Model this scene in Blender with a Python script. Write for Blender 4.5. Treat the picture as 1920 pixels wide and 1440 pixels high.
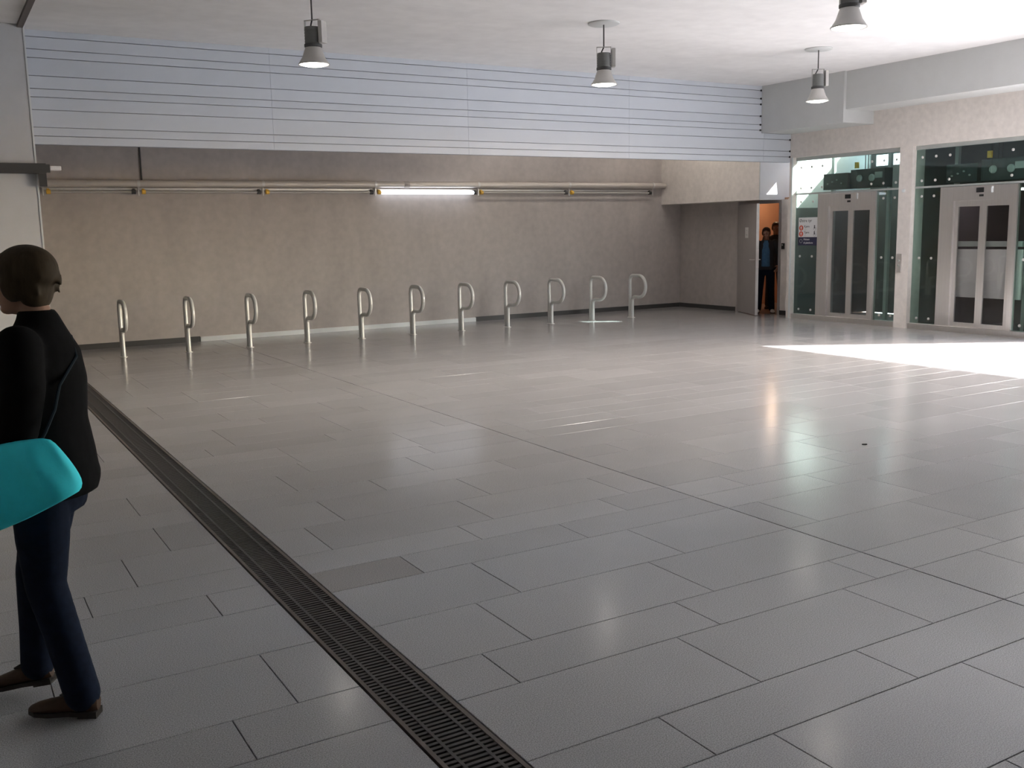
import bpy, bmesh, math, random
from mathutils import Vector, Matrix
random.seed(7)
for o in list(bpy.data.objects): bpy.data.objects.remove(o)
SC = bpy.context.scene
COL = SC.collection

# ------------------------------------------------------------------ camera
F_PX = 1833.2266635634558
VP_X = ((4100 - 960) / F_PX, (368 - 720) / F_PX, 1.0)
VP_Y = ((-140 - 960) / F_PX, (455 - 720) / F_PX, 1.0)
EYE = Vector((0, 0, 1.68))
_a = Vector(VP_X).normalized()
_b = Vector(VP_Y); _b = (_b - _a * _a.dot(_b)).normalized()
_u = _a.cross(_b)
if _u.y > 0: _u = -_u
RM = Matrix((_a, _b, _u))                       # camera (right, down, forward) -> room
cd = bpy.data.cameras.new('camera'); cam = bpy.data.objects.new('camera', cd); COL.objects.link(cam)
cd.sensor_width = 36; cd.lens = F_PX / 1920 * 36; cd.clip_start = .05; cd.clip_end = 500
m4 = Matrix.Identity(4)
for r in range(3):
    m4[r][0] = RM[r][0]; m4[r][1] = -RM[r][1]; m4[r][2] = -RM[r][2]; m4[r][3] = EYE[r]
cam.matrix_world = m4
SC.camera = cam
def project(p):
    c = RM.transposed() @ (Vector(p) - EYE)
    if c.z < .05: return None
    return (960 + F_PX * c.x / c.z, 720 + F_PX * c.y / c.z)

# ------------------------------------------------------------------ sky, sun, exposure
SUN = Vector((-3.4, 2.26, -2.85)).normalized()   # direction the sunlight travels
w = bpy.data.worlds.new('world'); SC.world = w; w.use_nodes = True
nt = w.node_tree; nt.nodes.clear()
sky = nt.nodes.new('ShaderNodeTexSky'); sky.sky_type = 'NISHITA'; sky.sun_disc = False
sky.sun_elevation = math.asin(-SUN.z); sky.sun_rotation = math.atan2(-SUN.x, -SUN.y)
sky.dust_density = 2.0
bg = nt.nodes.new('ShaderNodeBackground'); bg.inputs['Strength'].default_value = 1.15
wo = nt.nodes.new('ShaderNodeOutputWorld')
nt.links.new(sky.outputs[0], bg.inputs[0]); nt.links.new(bg.outputs[0], wo.inputs[0])
sl = bpy.data.lights.new('sun', 'SUN'); so = bpy.data.objects.new('sun', sl); COL.objects.link(so)
sl.energy = 17.0; sl.angle = math.radians(.6); sl.color = (1, .98, .97)
so.rotation_euler = SUN.to_track_quat('-Z', 'Y').to_euler(); so.location = (40, -25, 30)
vs = SC.view_settings
vs.view_transform = 'Standard'; vs.look = 'None'; vs.gamma = 1; vs.use_curve_mapping = False
vs.exposure = 1.15

# ------------------------------------------------------------------ helpers
class MB:
    def __init__(s): s.v = []; s.f = []; s.sm = []
    def _add(s, vs_, fs, smooth=False):
        o = len(s.v); s.v += [tuple(v) for v in vs_]
        for f in fs: s.f.append(tuple(i + o for i in f)); s.sm.append(smooth)
        return s
    def box(s, lo, hi):
        x0, y0, z0 = lo; x1, y1, z1 = hi
        return s._add([(x0,y0,z0),(x1,y0,z0),(x1,y1,z0),(x0,y1,z0),(x0,y0,z1),(x1,y0,z1),(x1,y1,z1),(x0,y1,z1)],
            [(0,3,2,1),(4,5,6,7),(0,1,5,4),(1,2,6,5),(2,3,7,6),(3,0,4,7)])
    def bbox(s, lo, hi, b):                       # box with chamfered edges
        bm = bmesh.new(); r = bmesh.ops.create_cube(bm, size=1)
        for v in bm.verts:
            v.co = Vector([(lo[i]+hi[i])/2 + v.co[i]*(hi[i]-lo[i]) for i in range(3)])
        bmesh.ops.bevel(bm, geom=list(bm.edges), offset=b, segments=2, affect='EDGES', profile=.5)
        bm.verts.index_update()
        s._add([v.co for v in bm.verts], [[v.index for v in f.verts] for f in bm.faces]); bm.free(); return s
    def prism(s, poly, a, lo, hi):                # poly (2d) swept along axis a
        n = len(poly)
        def P(p, t):
            q = list(p); q.insert(a, t); return q
        vs_ = [P(p, lo) for p in poly] + [P(p, hi) for p in poly]
        fs = [tuple(range(n)), tuple(range(2*n-1, n-1, -1))] + [(i, i+n, (i+1) % n + n, (i+1) % n) for i in range(n)]
        return s._add(vs_, fs)
    def tube(s, pts, r, n=12, closed=False, caps=True):
        pts = [Vector(p) for p in pts]; rs = r if isinstance(r, (list, tuple)) else [r]*len(pts)
        N = len(pts); rings = []; prev = None
        for i, p in enumerate(pts):
            if closed: t = pts[(i+1) % N] - pts[i-1]
            else: t = pts[min(i+1, N-1)] - pts[max(i-1, 0)]
            t.normalize()
            if prev is None:
                a = Vector((0,0,1)) if abs(t.z) < .9 else Vector((1,0,0))
                a = (a - t*t.dot(a)).normalized()
            else: a = (prev - t*t.dot(prev)).normalized()
            prev = a; b = t.cross(a)
            rings.append([p + (a*math.cos(2*math.pi*k/n) + b*math.sin(2*math.pi*k/n))*rs[i] for k in range(n)])
        vs_ = [v for rg in rings for v in rg]; fs = []
        for i in range(N if closed else N-1):
            j = (i+1) % N
            for k in range(n): fs.append((i*n+k, i*n+(k+1) % n, j*n+(k+1) % n, j*n+k))
        s._add(vs_, fs, True)
        if caps and not closed:
            s._add(rings[0], [tuple(range(n-1, -1, -1))]); s._add(rings[-1], [tuple(range(n))])
        return s
    def lathe(s, prof, c=(0,0,0), n=32, axis=2):  # prof: (radius, height)
        vs_ = []
        for (r, h) in prof:
            for k in range(n):
                a = 2*math.pi*k/n; q = [r*math.cos(a), r*math.sin(a)]
                q.insert(axis, h); vs_.append([q[i]+c[i] for i in range(3)])
        fs = [(i*n+k, i*n+(k+1) % n, (i+1)*n+(k+1) % n, (i+1)*n+k) for i in range(len(prof)-1) for k in range(n)]
        return s._add(vs_, fs, True)
    def ellipsoid(s, c, r, nu=20, nv=12, rot=None):
        vs_ = []; fs = []
        for j in range(nv+1):
            th = math.pi*j/nv
            for k in range(nu):
                ph = 2*math.pi*k/nu
                q = Vector((r[0]*math.sin(th)*math.cos(ph), r[1]*math.sin(th)*math.sin(ph), r[2]*math.cos(th)))
                if rot: q = rot @ q
                vs_.append(q + Vector(c))
        for j in range(nv):
            for k in range(nu): fs.append((j*nu+k, (j+1)*nu+k, (j+1)*nu+(k+1) % nu, j*nu+(k+1) % nu))
        return s._add(vs_, fs, True)
    def loft(s, rings, n=20):                     # rings: (x, y, z, rx, ry) horizontal ellipses
        vs_ = []
        for (x, y, z, rx, ry) in rings:
            for k in range(n):
                a = 2*math.pi*k/n; vs_.append((x+rx*math.cos(a), y+ry*math.sin(a), z))
        N = len(rings)
        fs = [(i*n+k, i*n+(k+1) % n, (i+1)*n+(k+1) % n, (i+1)*n+k) for i in range(N-1) for k in range(n)]
        fs += [tuple(range(n-1, -1, -1)), tuple(range((N-1)*n, N*n))]
        return s._add(vs_, fs, True)
    def mesh(s, name):
        me = bpy.data.meshes.new(name); me.from_pydata(s.v, [], s.f); me.update()
        bm = bmesh.new(); bm.from_mesh(me); bmesh.ops.remove_doubles(bm, verts=bm.verts, dist=1e-6)
        bmesh.ops.recalc_face_normals(bm, faces=bm.faces)
        bm.to_mesh(me); bm.free()
        if any(s.sm):
            me.polygons.foreach_set('use_smooth', [True]*len(me.polygons))
            try: me.set_sharp_from_angle(angle=math.radians(38))
            except Exception: pass
        return me
    def build(s, name, mat, parent=None):
        return link(name, s.mesh(name), mat, parent)
def link(name, me, mat, parent=None):
    if mat and not me.materials: me.materials.append(mat)
    o = bpy.data.objects.new(name, me); COL.objects.link(o)
    if parent: o.parent = parent
    return o
def tag(o, label=None, cat=None, group=None, kind=None):
    if label: o['label'] = label
    if cat: o['category'] = cat
    if group: o['group'] = group
    if kind: o['kind'] = kind
    return o
def empty(name, loc=(0,0,0), rz=0):
    o = bpy.data.objects.new(name, None); COL.objects.link(o); o.location = loc; o.rotation_euler[2] = rz
    o.empty_display_size = .1
    return o
def copy_tree(o, parent=None):
    c = o.copy(); COL.objects.link(c); c.parent = parent
    for ch in list(o.children): copy_tree(ch, c)
    return c
def setting(o, label, cat): return tag(o, label, cat, kind='structure')

# ------------------------------------------------------------------ materials
def mat(name, col, rough=.5, metal=0, spec=.5, **kw):
    m = bpy.data.materials.new(name); m.use_nodes = True; nt = m.node_tree
    b = nt.nodes['Principled BSDF']
    b.inputs['Base Color'].default_value = (*col, 1); b.inputs['Roughness'].default_value = rough
    b.inputs['Metallic'].default_value = metal; b.inputs['Specular IOR Level'].default_value = spec
    if kw.get('aniso'):                            # vertical brushing
        b.inputs['Anisotropic'].default_value = kw['aniso']
        tg = nt.nodes.new('ShaderNodeTangent'); tg.direction_type = 'RADIAL'; tg.axis = 'Z'
        nt.links.new(tg.outputs[0], b.inputs['Tangent'])
    if kw.get('emit'):
        b.inputs['Emission Color'].default_value = (*kw['emit'], 1); b.inputs['Emission Strength'].default_value = kw['es']
    var = kw.get('var', 0.05)
    if var:
        tc = nt.nodes.new('ShaderNodeNewGeometry'); mp = nt.nodes.new('ShaderNodeMapping')
        mp.inputs['Scale'].default_value = kw.get('stretch', (1,1,1))
        no = nt.nodes.new('ShaderNodeTexNoise'); no.inputs['Scale'].default_value = kw.get('scale', 4)
        no.inputs['Detail'].default_value = kw.get('detail', 6); no.inputs['Roughness'].default_value = .6
        rp = nt.nodes.new('ShaderNodeMapRange'); rp.inputs[1].default_value = .25; rp.inputs[2].default_value = .75
        rp.inputs[3].default_value = 1-var; rp.inputs[4].default_value = 1+var
        mx = nt.nodes.new('ShaderNodeVectorMath'); mx.operation = 'SCALE'; mx.inputs[0].default_value = col
        L = nt.links.new
        L(tc.outputs['Position'], mp.inputs[0]); L(mp.outputs[0], no.inputs[0]); L(no.outputs[0], rp.inputs[0])
        L(rp.outputs[0], mx.inputs['Scale'])
        last = mx.outputs[0]
        if kw.get('speck'):
            n2 = nt.nodes.new('ShaderNodeTexNoise'); n2.inputs['Scale'].default_value = kw['speck'][0]; n2.inputs['Detail'].default_value = 2
            L(tc.outputs['Position'], n2.inputs[0])
            r2 = nt.nodes.new('ShaderNodeMapRange'); r2.inputs[1].default_value = .32; r2.inputs[2].default_value = .68
            r2.inputs[3].default_value = 1-kw['speck'][1]; r2.inputs[4].default_value = 1+kw['speck'][1]
            L(n2.outputs[0], r2.inputs[0])
            m2 = nt.nodes.new('ShaderNodeVectorMath'); m2.operation = 'SCALE'; L(last, m2.inputs[0]); L(r2.outputs[0], m2.inputs['Scale']); last = m2.outputs[0]
        if kw.get('rand'):
            oi = nt.nodes.new('ShaderNodeObjectInfo')
            r3 = nt.nodes.new('ShaderNodeMapRange'); r3.inputs[3].default_value = 1-kw['rand']; r3.inputs[4].default_value = 1+kw['rand']
            L(oi.outputs['Random'], r3.inputs[0])
            m3 = nt.nodes.new('ShaderNodeVectorMath'); m3.operation = 'SCALE'; L(last, m3.inputs[0]); L(r3.outputs[0], m3.inputs['Scale']); last = m3.outputs[0]
        L(last, b.inputs['Base Color'])
        if kw.get('rvar'):
            r4 = nt.nodes.new('ShaderNodeMapRange'); r4.inputs[1].default_value = .3; r4.inputs[2].default_value = .7
            r4.inputs[3].default_value = rough-kw['rvar']; r4.inputs[4].default_value = rough+kw['rvar']
            L(no.outputs[0], r4.inputs[0]); L(r4.outputs[0], b.inputs['Roughness'])
        if kw.get('bump'):
            bp = nt.nodes.new('ShaderNodeBump'); bp.inputs['Strength'].default_value = kw['bump']; bp.inputs['Distance'].default_value = .01
            L(no.outputs[0], bp.inputs['Height']); L(bp.outputs[0], b.inputs['Normal'])
    return m
def glass(name, tint, refl=1.0, rough=.02):
    m = bpy.data.materials.new(name); m.use_nodes = True; nt = m.node_tree; nt.nodes.clear(); L = nt.links.new
    out = nt.nodes.new('ShaderNodeOutputMaterial'); mix = nt.nodes.new('ShaderNodeMixShader')
    tr = nt.nodes.new('ShaderNodeBsdfTransparent'); tr.inputs[0].default_value = (*tint, 1)
    gl = nt.nodes.new('ShaderNodeBsdfGlossy'); gl.inputs['Roughness'].default_value = rough; gl.inputs[0].default_value = (refl,)*3 + (1,)
    lw = nt.nodes.new('ShaderNodeLayerWeight'); lw.inputs[0].default_value = .5
    pw = nt.nodes.new('ShaderNodeMath'); pw.operation = 'POWER'; pw.inputs[1].default_value = 5
    fr = nt.nodes.new('ShaderNodeMath'); fr.operation = 'MULTIPLY_ADD'; fr.inputs[1].default_value = .94; fr.inputs[2].default_value = .045
    L(lw.outputs['Facing'], pw.inputs[0]); L(pw.outputs[0], fr.inputs[0])
    L(fr.outputs[0], mix.inputs[0]); L(tr.outputs[0], mix.inputs[1]); L(gl.outputs[0], mix.inputs[2]); L(mix.outputs[0], out.inputs[0])
    return m
M = {}
M['tile'] = mat('granite_tile', (.345,.335,.335), .17, spec=.5, scale=1.3, var=.05, speck=(230, .36), rand=.06)
M['tile_far'] = mat('granite_far', (.345,.335,.335), .17, spec=.5, scale=1.3, var=.06, speck=(230, .26))
M['tile_brown'] = mat('granite_brown', (.275,.255,.24), .17, spec=.5, scale=1.3, var=.05, speck=(230, .36))
M['joint'] = mat('joint', (.15,.14,.135), .9)
M['concrete'] = mat('concrete_wall', (.42,.385,.365), .8, scale=1.2, var=.10, stretch=(1.6,1.6,.5), speck=(9, .05), bump=.15)
M['concrete_r'] = mat('concrete_right', (.74,.695,.66), .8, scale=1.6, var=.08, stretch=(1,1.3,.6), speck=(12, .05), bump=.12)
M['ceiling'] = mat('ceiling_white', (.78,.775,.78), .85, scale=.9, var=.06, stretch=(.6,1.6,1), speck=(5, .03), bump=.1)
M['clad'] = mat('cladding_metal', (.56,.60,.66), .42, scale=.7, var=.03, rand=.02)
M['clad_back'] = mat('cladding_back', (.30,.32,.37), .7)
M['white'] = mat('white_paint', (.66,.69,.70), .5, var=.03)
M['bulk'] = mat('bulkhead_paint', (.56,.575,.575), .6, var=.03)
M['column'] = mat('column_paint', (.52,.53,.55), .55, var=.04)
M['near_wall'] = mat('near_wall_bounce', (.78,.78,.78), .6, var=.03)  # unseen walls made whiter to bounce light into the near hall
M['dark'] = mat('dark_metal', (.05,.05,.05), .5)
M['black'] = mat('black_plastic', (.012,.012,.012), .4, var=0)
M['grate'] = mat('cast_iron', (.075,.068,.062), .55, metal=.4, scale=40, var=.2)
M['rail'] = mat('grate_rail', (.15,.125,.105), .6, metal=.4, scale=10, var=.2)
M['channel'] = mat('channel', (.02,.02,.02), .9)
M['steel'] = mat('stainless', (.72,.69,.67), .50, metal=1, aniso=.9, scale=60, var=.05, stretch=(1,1,.02))
M['galv'] = mat('galvanised', (.62,.61,.59), .45, metal=.55, scale=12, var=.06)
M['rack'] = mat('rack_paint', (.62,.62,.60), .38, metal=.25, var=.04)
M['pipe'] = mat('pipe_paint', (.55,.51,.47), .45, metal=.2, scale=5, var=.06)
M['yellow'] = mat('yellow_plastic', (.75,.45,.06), .5, var=0)
M['lamp_grey'] = mat('lamp_housing', (.16,.165,.16), .5, var=.06)
M['lamp_alu'] = mat('lamp_reflector', (.50,.49,.47), .42, metal=.5, var=.03)
M['lamp_on'] = mat('lamp_glass', (.9,.9,.88), .5, var=0, emit=(1,.93,.84), es=4.5)
M['tube_on'] = mat('tube_lit', (.9,.92,1), .5, var=0, emit=(.86,.9,1), es=2.2)
M['tube_off'] = mat('tube_unlit', (.45,.44,.42), .35, var=0)
M['door'] = mat('door_grey', (.33,.305,.295), .5, var=.05)
M['paper'] = mat('paper', (.7,.7,.68), .8, var=0)
M['orange'] = mat('orange_wall', (.52,.31,.21), .8, var=.05)
M['floor_in'] = mat('room_floor', (.25,.2,.17), .6)
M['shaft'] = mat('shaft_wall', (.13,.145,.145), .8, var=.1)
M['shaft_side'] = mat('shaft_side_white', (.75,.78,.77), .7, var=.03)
M['machine'] = mat('machine_grey', (.075,.085,.088), .5, metal=.3, var=.1)
M['machine_l'] = mat('machine_light', (.45,.48,.47), .45, metal=.3, var=.06)
M['pale'] = mat('car_panel_pale', (.74,.71,.70), .4, var=.03)
M['carwall'] = mat('car_wall_dark', (.07,.055,.065), .4, var=.05)
M['glass'] = glass('green_glass', (.76,.86,.83))
M['glass_dark'] = glass('door_glass', (.78,.79,.79))
M['sign_w'] = mat('sign_white', (.72,.72,.74), .5, var=0)
M['sign_b'] = mat('sign_navy', (.02,.02,.06), .5, var=0)
M['sign_r'] = mat('sign_red', (.62,.09,.04), .5, var=0)
M['ink'] = mat('ink', (.03,.03,.04), .6, var=0)
M['car_fill_on'] = mat('car_fill_lamp', (.9,.9,.9), .5, var=0, emit=(1,.98,.96), es=2.2)  # glow added inside the car to brighten its pale panel
M['bay_fill_on'] = mat('bay_fill_lit', (.9,.9,.9), .5, var=0, emit=(1,.90,.80), es=17)  # glow of the unseen battens added to light the bay
M['pave'] = mat('outdoor_paving', (.32,.325,.33), .9, scale=.8, var=.08)

# ------------------------------------------------------------------ constants of the place
ZC = 4.06; YB = 16.24; YC = 12.81; XE = 13.42; XD = 13.8; YEND = 7.76; ZH = 2.86
X_LEFT, Y_NEAR = -5.0, -7.0

# ------------------------------------------------------------------ floor
fl = MB().box((X_LEFT, Y_NEAR, -.30), (1.25, YB+.3, -.02)).box((1.49, Y_NEAR, -.30), (XD+.1, YB+.3, -.02)).box((1.25, Y_NEAR, -.30), (1.49, YB+.3, -.12)).build('floor', M['joint'])
setting(fl, 'grey polished granite tile floor with staggered rows', 'floor')
rows = [(1.685, .28), (2.195, .03), (2.49, .52), (2.975, .765), (3.28, .005), (3.77, .25), (4.265, .985), (4.57, .485), (4.87, .73), (5.35, .985), (5.85, .47), (6.16, .97), (6.65, .22)]
y = 6.95; rr = random.Random(3)
while y < YB:
    rows.append((y, rr.choice([.0, .25, .5, .75]) + .01)); y += rr.choice([.49, .49, .30, .49, .30])
rows.append((YB, 0))
low = []; y = 1.685
for k in range(22):
    y -= [.30, .49][k % 2] if k else .30
    low.append((y, rr.choice([.0, .25, .5, .75]) + .02))
rows = low[::-1] + rows
spots = []
for i in range(len(rows)-1):
    y0, off = rows[i]; y1 = min(rows[i+1][0], YB)
    if y1 < Y_NEAR or y0 < Y_NEAR: continue
    xs = [X_LEFT]; x = math.floor(X_LEFT) + off
    while x < XD:
        if x > X_LEFT + .05: xs.append(x)
        x += 1.0
    xs.append(XD)
    xs = [q for q in xs if abs(q-4.01) > .06] + [4.01]
    xs = sorted([q for q in xs if not (1.19 < q < 1.55)])
    for a, b in zip(xs[:-1], xs[1:]):
        segs = [(a, b)]
        if a < 1.25 < b or a < 1.49 < b:
            segs = []
            if a < 1.25: segs.append((a, 1.245))
            if b > 1.49: segs.append((1.495, b))
        for (p, q) in segs:
            if abs(p-4.01) < .001: p += .0025           # the movement joint is wider
            if abs(q-4.01) < .001: q -= .0025
            spots.append((p, q, y0, y1))
def screen_area(s):
    x0, x1, y0, y1 = s
    pts = [project(c) for c in ((x0,y0,0),(x1,y0,0),(x1,y1,0),(x0,y1,0))]
    if any(p is None for p in pts): return 0
    xs = [min(max(p[0], 0), 1920) for p in pts]; ys = [min(max(p[1], 0), 1440) for p in pts]
    return abs(sum(xs[i]*ys[(i+1) % 4]-xs[(i+1) % 4]*ys[i] for i in range(4)))/2
ranked = sorted(spots, key=screen_area, reverse=True)
GAP = .0016
tile_mesh = {}
def tile_obj(s, name='tile'):
    x0, x1, y0, y1 = s; key = (round(x1-x0, 3), round(y1-y0, 3))
    brown = abs(y0-4.265) < .01 and 0.9 < (x0+x1)/2-.1 < 1.9 and x0 > 1.4
    if key not in tile_mesh or brown:
        wx, wy = (x1-x0)/2-GAP, (y1-y0)/2-GAP; c = .0016
        vs_ = [(-wx,-wy,-.02),(wx,-wy,-.02),(wx,wy,-.02),(-wx,wy,-.02),(-wx,-wy,-c),(wx,-wy,-c),(wx,wy,-c),(-wx,wy,-c),
               (-wx+c,-wy+c,0),(wx-c,-wy+c,0),(wx-c,wy-c,0),(-wx+c,wy-c,0)]
        fs = [(0,3,2,1)] + [(i, (i+1) % 4, 4+(i+1) % 4, 4+i) for i in range(4)] + [(4+i, 4+(i+1) % 4, 8+(i+1) % 4, 8+i) for i in range(4)] + [(8,9,10,11)]
        me = bpy.data.meshes.new('tile'); me.from_pydata(vs_, [], fs); me.materials.append(M['tile_brown'] if brown else M['tile'])
        if brown: tl = me
        else: tile_mesh[key] = me
    o = bpy.data.objects.new('tile', tl if brown else tile_mesh[key]); COL.objects.link(o)
    o.parent = fl; o.location = ((x0+x1)/2, (y0+y1)/2, 0)
for s in ranked[:296]: tile_obj(s)
far = MB()
for (x0, x1, y0, y1) in ranked[296:]:
    far.box((x0+GAP, y0+GAP, -.02), (x1-GAP, y1-GAP, 0))
fo = far.build('distant_tile', M['tile_far'], fl); tag(fo, kind='stuff')

# ------------------------------------------------------------------ drain grate
gr = empty('drain_grate', (0,0,0)); tag(gr, 'long dark slotted iron drain grate set into the tile floor', 'grate')
MB().box((1.252,Y_NEAR,-.118), (1.488,YB-.02,-.10)).build('channel_bed', M['channel'], gr)
for x0, x1 in ((1.252,1.268), (1.472,1.488)):
    MB().box((x0,Y_NEAR,-.10), (x1,YB-.02,.002)).build('edge_rail', M['rail'], gr)
for x0 in (1.310, 1.418):
    MB().box((x0,Y_NEAR,-.035), (x0+.012,YB-.02,.0)).build('rib', M['grate'], gr)
PITCH = .027; HB = .0072
def bar_boxes(mb, y):                             # side teeth and the middle tooth stand half a pitch apart
    mb.box((1.268,y-HB,-.03), (1.310,y+HB,-.001)); mb.box((1.322,y+PITCH/2-HB,-.03), (1.418,y+PITCH/2+HB,-.001)); return mb.box((1.430,y-HB,-.03), (1.472,y+HB,-.001))
bar = bar_boxes(MB(), 0).mesh('bar'); bar.materials.append(M['grate'])
n0 = int(2.25/PITCH)
for k in range(n0, n0+300):
    o = bpy.data.objects.new('bar', bar); COL.objects.link(o); o.parent = gr; o.location = (0, k*PITCH, 0)
rest = MB()
for k in list(range(int(.2/PITCH), n0)) + list(range(n0+300, int(15.9/PITCH))):
    bar_boxes(rest, k*PITCH)
tag(rest.build('distant_bar', M['grate'], gr), kind='stuff')

# ------------------------------------------------------------------ room shell
setting(MB().box((X_LEFT,Y_NEAR,ZC), (XD+.4,YB+.3,ZC+.3)).build('ceiling', M['ceiling']), 'white painted concrete ceiling with faint streaks', 'ceiling')
wb = MB().box((X_LEFT,YB,0), (XD+3.2,YB+.3,ZC)).build('wall_back', M['concrete']); setting(wb, 'brown grey concrete wall behind the bicycle racks', 'wall')
wl = MB().box((X_LEFT,12.55,0), (1.17,12.80,ZC)).build('wall_left', M['column']); MB().box((1.16,12.542,0), (1.178,12.55,ZC)).box((1.17,12.55,0), (1.178,12.57,ZC)).build('corner_strip', M['white'], wl); setting(wl, 'pale grey wall pier at the end of the metal cladding', 'wall')  # white strip drawing the bright line along the pier corner
setting(MB().box((X_LEFT-.3,Y_NEAR,0), (X_LEFT,YB+.3,ZC)).build('wall_far_left', M['near_wall']), 'pale wall closing the hall off frame', 'wall')
setting(MB().box((X_LEFT,Y_NEAR-.3,0), (4.0,Y_NEAR,ZC)).box((4.0,Y_NEAR-.3,0), (XD,Y_NEAR,ZC)).build('wall_near', M['near_wall']), 'pale wall closing the hall behind the viewer', 'wall')
MB().box((1.105,Y_NEAR,ZC-.035), (1.165,12.55,ZC)).build('trim_1', mat('trim_brown', (.13,.11,.10), .6))
setting(bpy.data.objects['trim_1'], 'thin dark brown ceiling strip running out from the pier', 'trim')
# elevator wall: piers, lintel above the openings, lintel over the side entrance
wr = empty('wall_right'); setting(wr, 'warm grey concrete wall around the two glass elevators', 'wall')
b = MB()
for y0, y1, dp in ((12.74,12.82,.10), (10.26,10.50,.30), (YEND,8.05,.30)):
    MB().box((XE,y0,0), (XE+dp,y1,ZH)).build('pier', M['concrete_r'], wr)
MB().box((XE,YEND,ZH), (XE+.12,12.82,ZC)).build('lintel', M['concrete_r'], wr)
MB().box((XE,1.2,3.11), (XE+.30,YEND,ZC)).build('lintel', M['concrete_r'], wr)
MB().box((XE,Y_NEAR,0), (XE+.30,1.2,ZC)).build('pier', M['concrete_r'], wr)  # unseen stretch of wall added to darken the near hall
MB().box((XE-.012,12.742,0), (XE,12.775,ZH)).build('edge_strip', M['white'], wr)
# door wall (recessed)
wd = empty('wall_door'); setting(wd, 'grey concrete wall holding the half open service door', 'wall')
MB().box((XD,14.50,0), (XD+.12,YB,ZC)).build('wall_panel', M['concrete'], wd)
MB().box((XD,12.83,0), (XD+.12,13.41,2.15)).build('wall_panel', M['concrete_r'], wd)  # stops low so the beam for the sun triangle passes over
MB().box((XD,13.41,2.10), (XD+.12,14.50,ZC)).build('wall_panel', M['concrete'], wd)
MB().box((XE,12.82,0), (XD,12.84,2.15)).build('wall_panel', M['concrete_r'], wd)
# concrete box above the door, white end panel
bx = MB().box((13.285,13.43,2.15), (XD,YB,ZC)).build('wall_bulkhead', M['concrete_r']); setting(bx, 'concrete box projecting above the service door', 'bulkhead')
MB().box((13.28,13.405,2.145), (14.12,13.43,ZC)).build('end_panel', M['bulk'], bx)
# painted bulkheads under the ceiling
b1 = MB().box((12.70,11.03,3.27), (XE,12.82,ZC)).build('ceiling_bulkhead', M['bulk']); setting(b1, 'deeper pale painted bulkhead meeting the metal cladding', 'bulkhead')
b2 = MB().box((12.755,Y_NEAR,3.475), (XE,11.03,ZC)).build('ceiling_bulkhead', M['bulk']); setting(b2, 'shallower pale painted bulkhead above the elevators', 'bulkhead')
# base boards
setting(MB().box((8.8,YB-.012,0), (XD,YB,.085)).box((X_LEFT,YB-.012,0), (3.7,YB,.085)).box((XD-.012,14.55,0), (XD,YB-.012,.085)).build('baseboard_back', M['dark']), 'dark skirting along the foot of the concrete wall', 'skirting')
setting(MB().box((3.7,YB-.03,0), (8.8,YB,.075)).build('wall_foot_strip', M['white']), 'pale strip along the wall foot behind the bicycle racks', 'skirting')  # pale strip along the middle of the wall foot
setting(MB().box((XD-.012,12.845,0), (XD,13.36,.085)).build('baseboard_door', M['dark']), 'short dark skirting beside the service door', 'skirting')
# outdoors
setting(MB().box((XE+.30,-60,-.35), (90,40,-.02)).box((-40,-60,-.35), (XE+.30,Y_NEAR-.3,-.02)).build('ground_outside', M['pave']), 'sunlit paving outside the side entrance', 'ground')

# ------------------------------------------------------------------ metal cladding
cl = empty('wall_cladding'); setting(cl, 'pale blue grey horizontal metal panels below the ceiling', 'cladding')
gz = [4.06, 3.985, 3.848, 3.752, 3.553, 3.409, 3.316, 3.172, 2.975, 2.877, 2.78]
sx = [1.17, 4.03, 6.91, 9.82, 12.76, XE]
for i in range(len(gz)-1):
    z1, z0 = gz[i], gz[i+1]
    for j in range(5):
        x0, x1 = sx[j], sx[j+1]
        if j == 4 and z0 > 3.29: continue
        zt = min(z1, 3.27) if j == 4 else z1
        if zt-z0 < .02: continue
        g = .004
        MB().box((x0+.001,YC,z0+g), (x1-.001,YC+.03,zt-(g if i else 0))).build('panel', M['clad'], cl)
MB().box((1.17,YC+.03,2.78), (XE,YC+.06,ZC)).build('backing', M['clad_back'], cl)
stud = MB().lathe([(0,-.012),(.016,-.012),(.016,0),(0,.004)][::1], n=10, axis=1).mesh('end_stud'); stud.materials.append(M['black'])
for i, z in enumerate(gz[1:-1]):
    o = bpy.data.objects.new('end_stud', stud); COL.objects.link(o); o.parent = cl
    o.location = ((12.70-.03) if z > 3.29 else XE-.025, YC, z)

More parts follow.
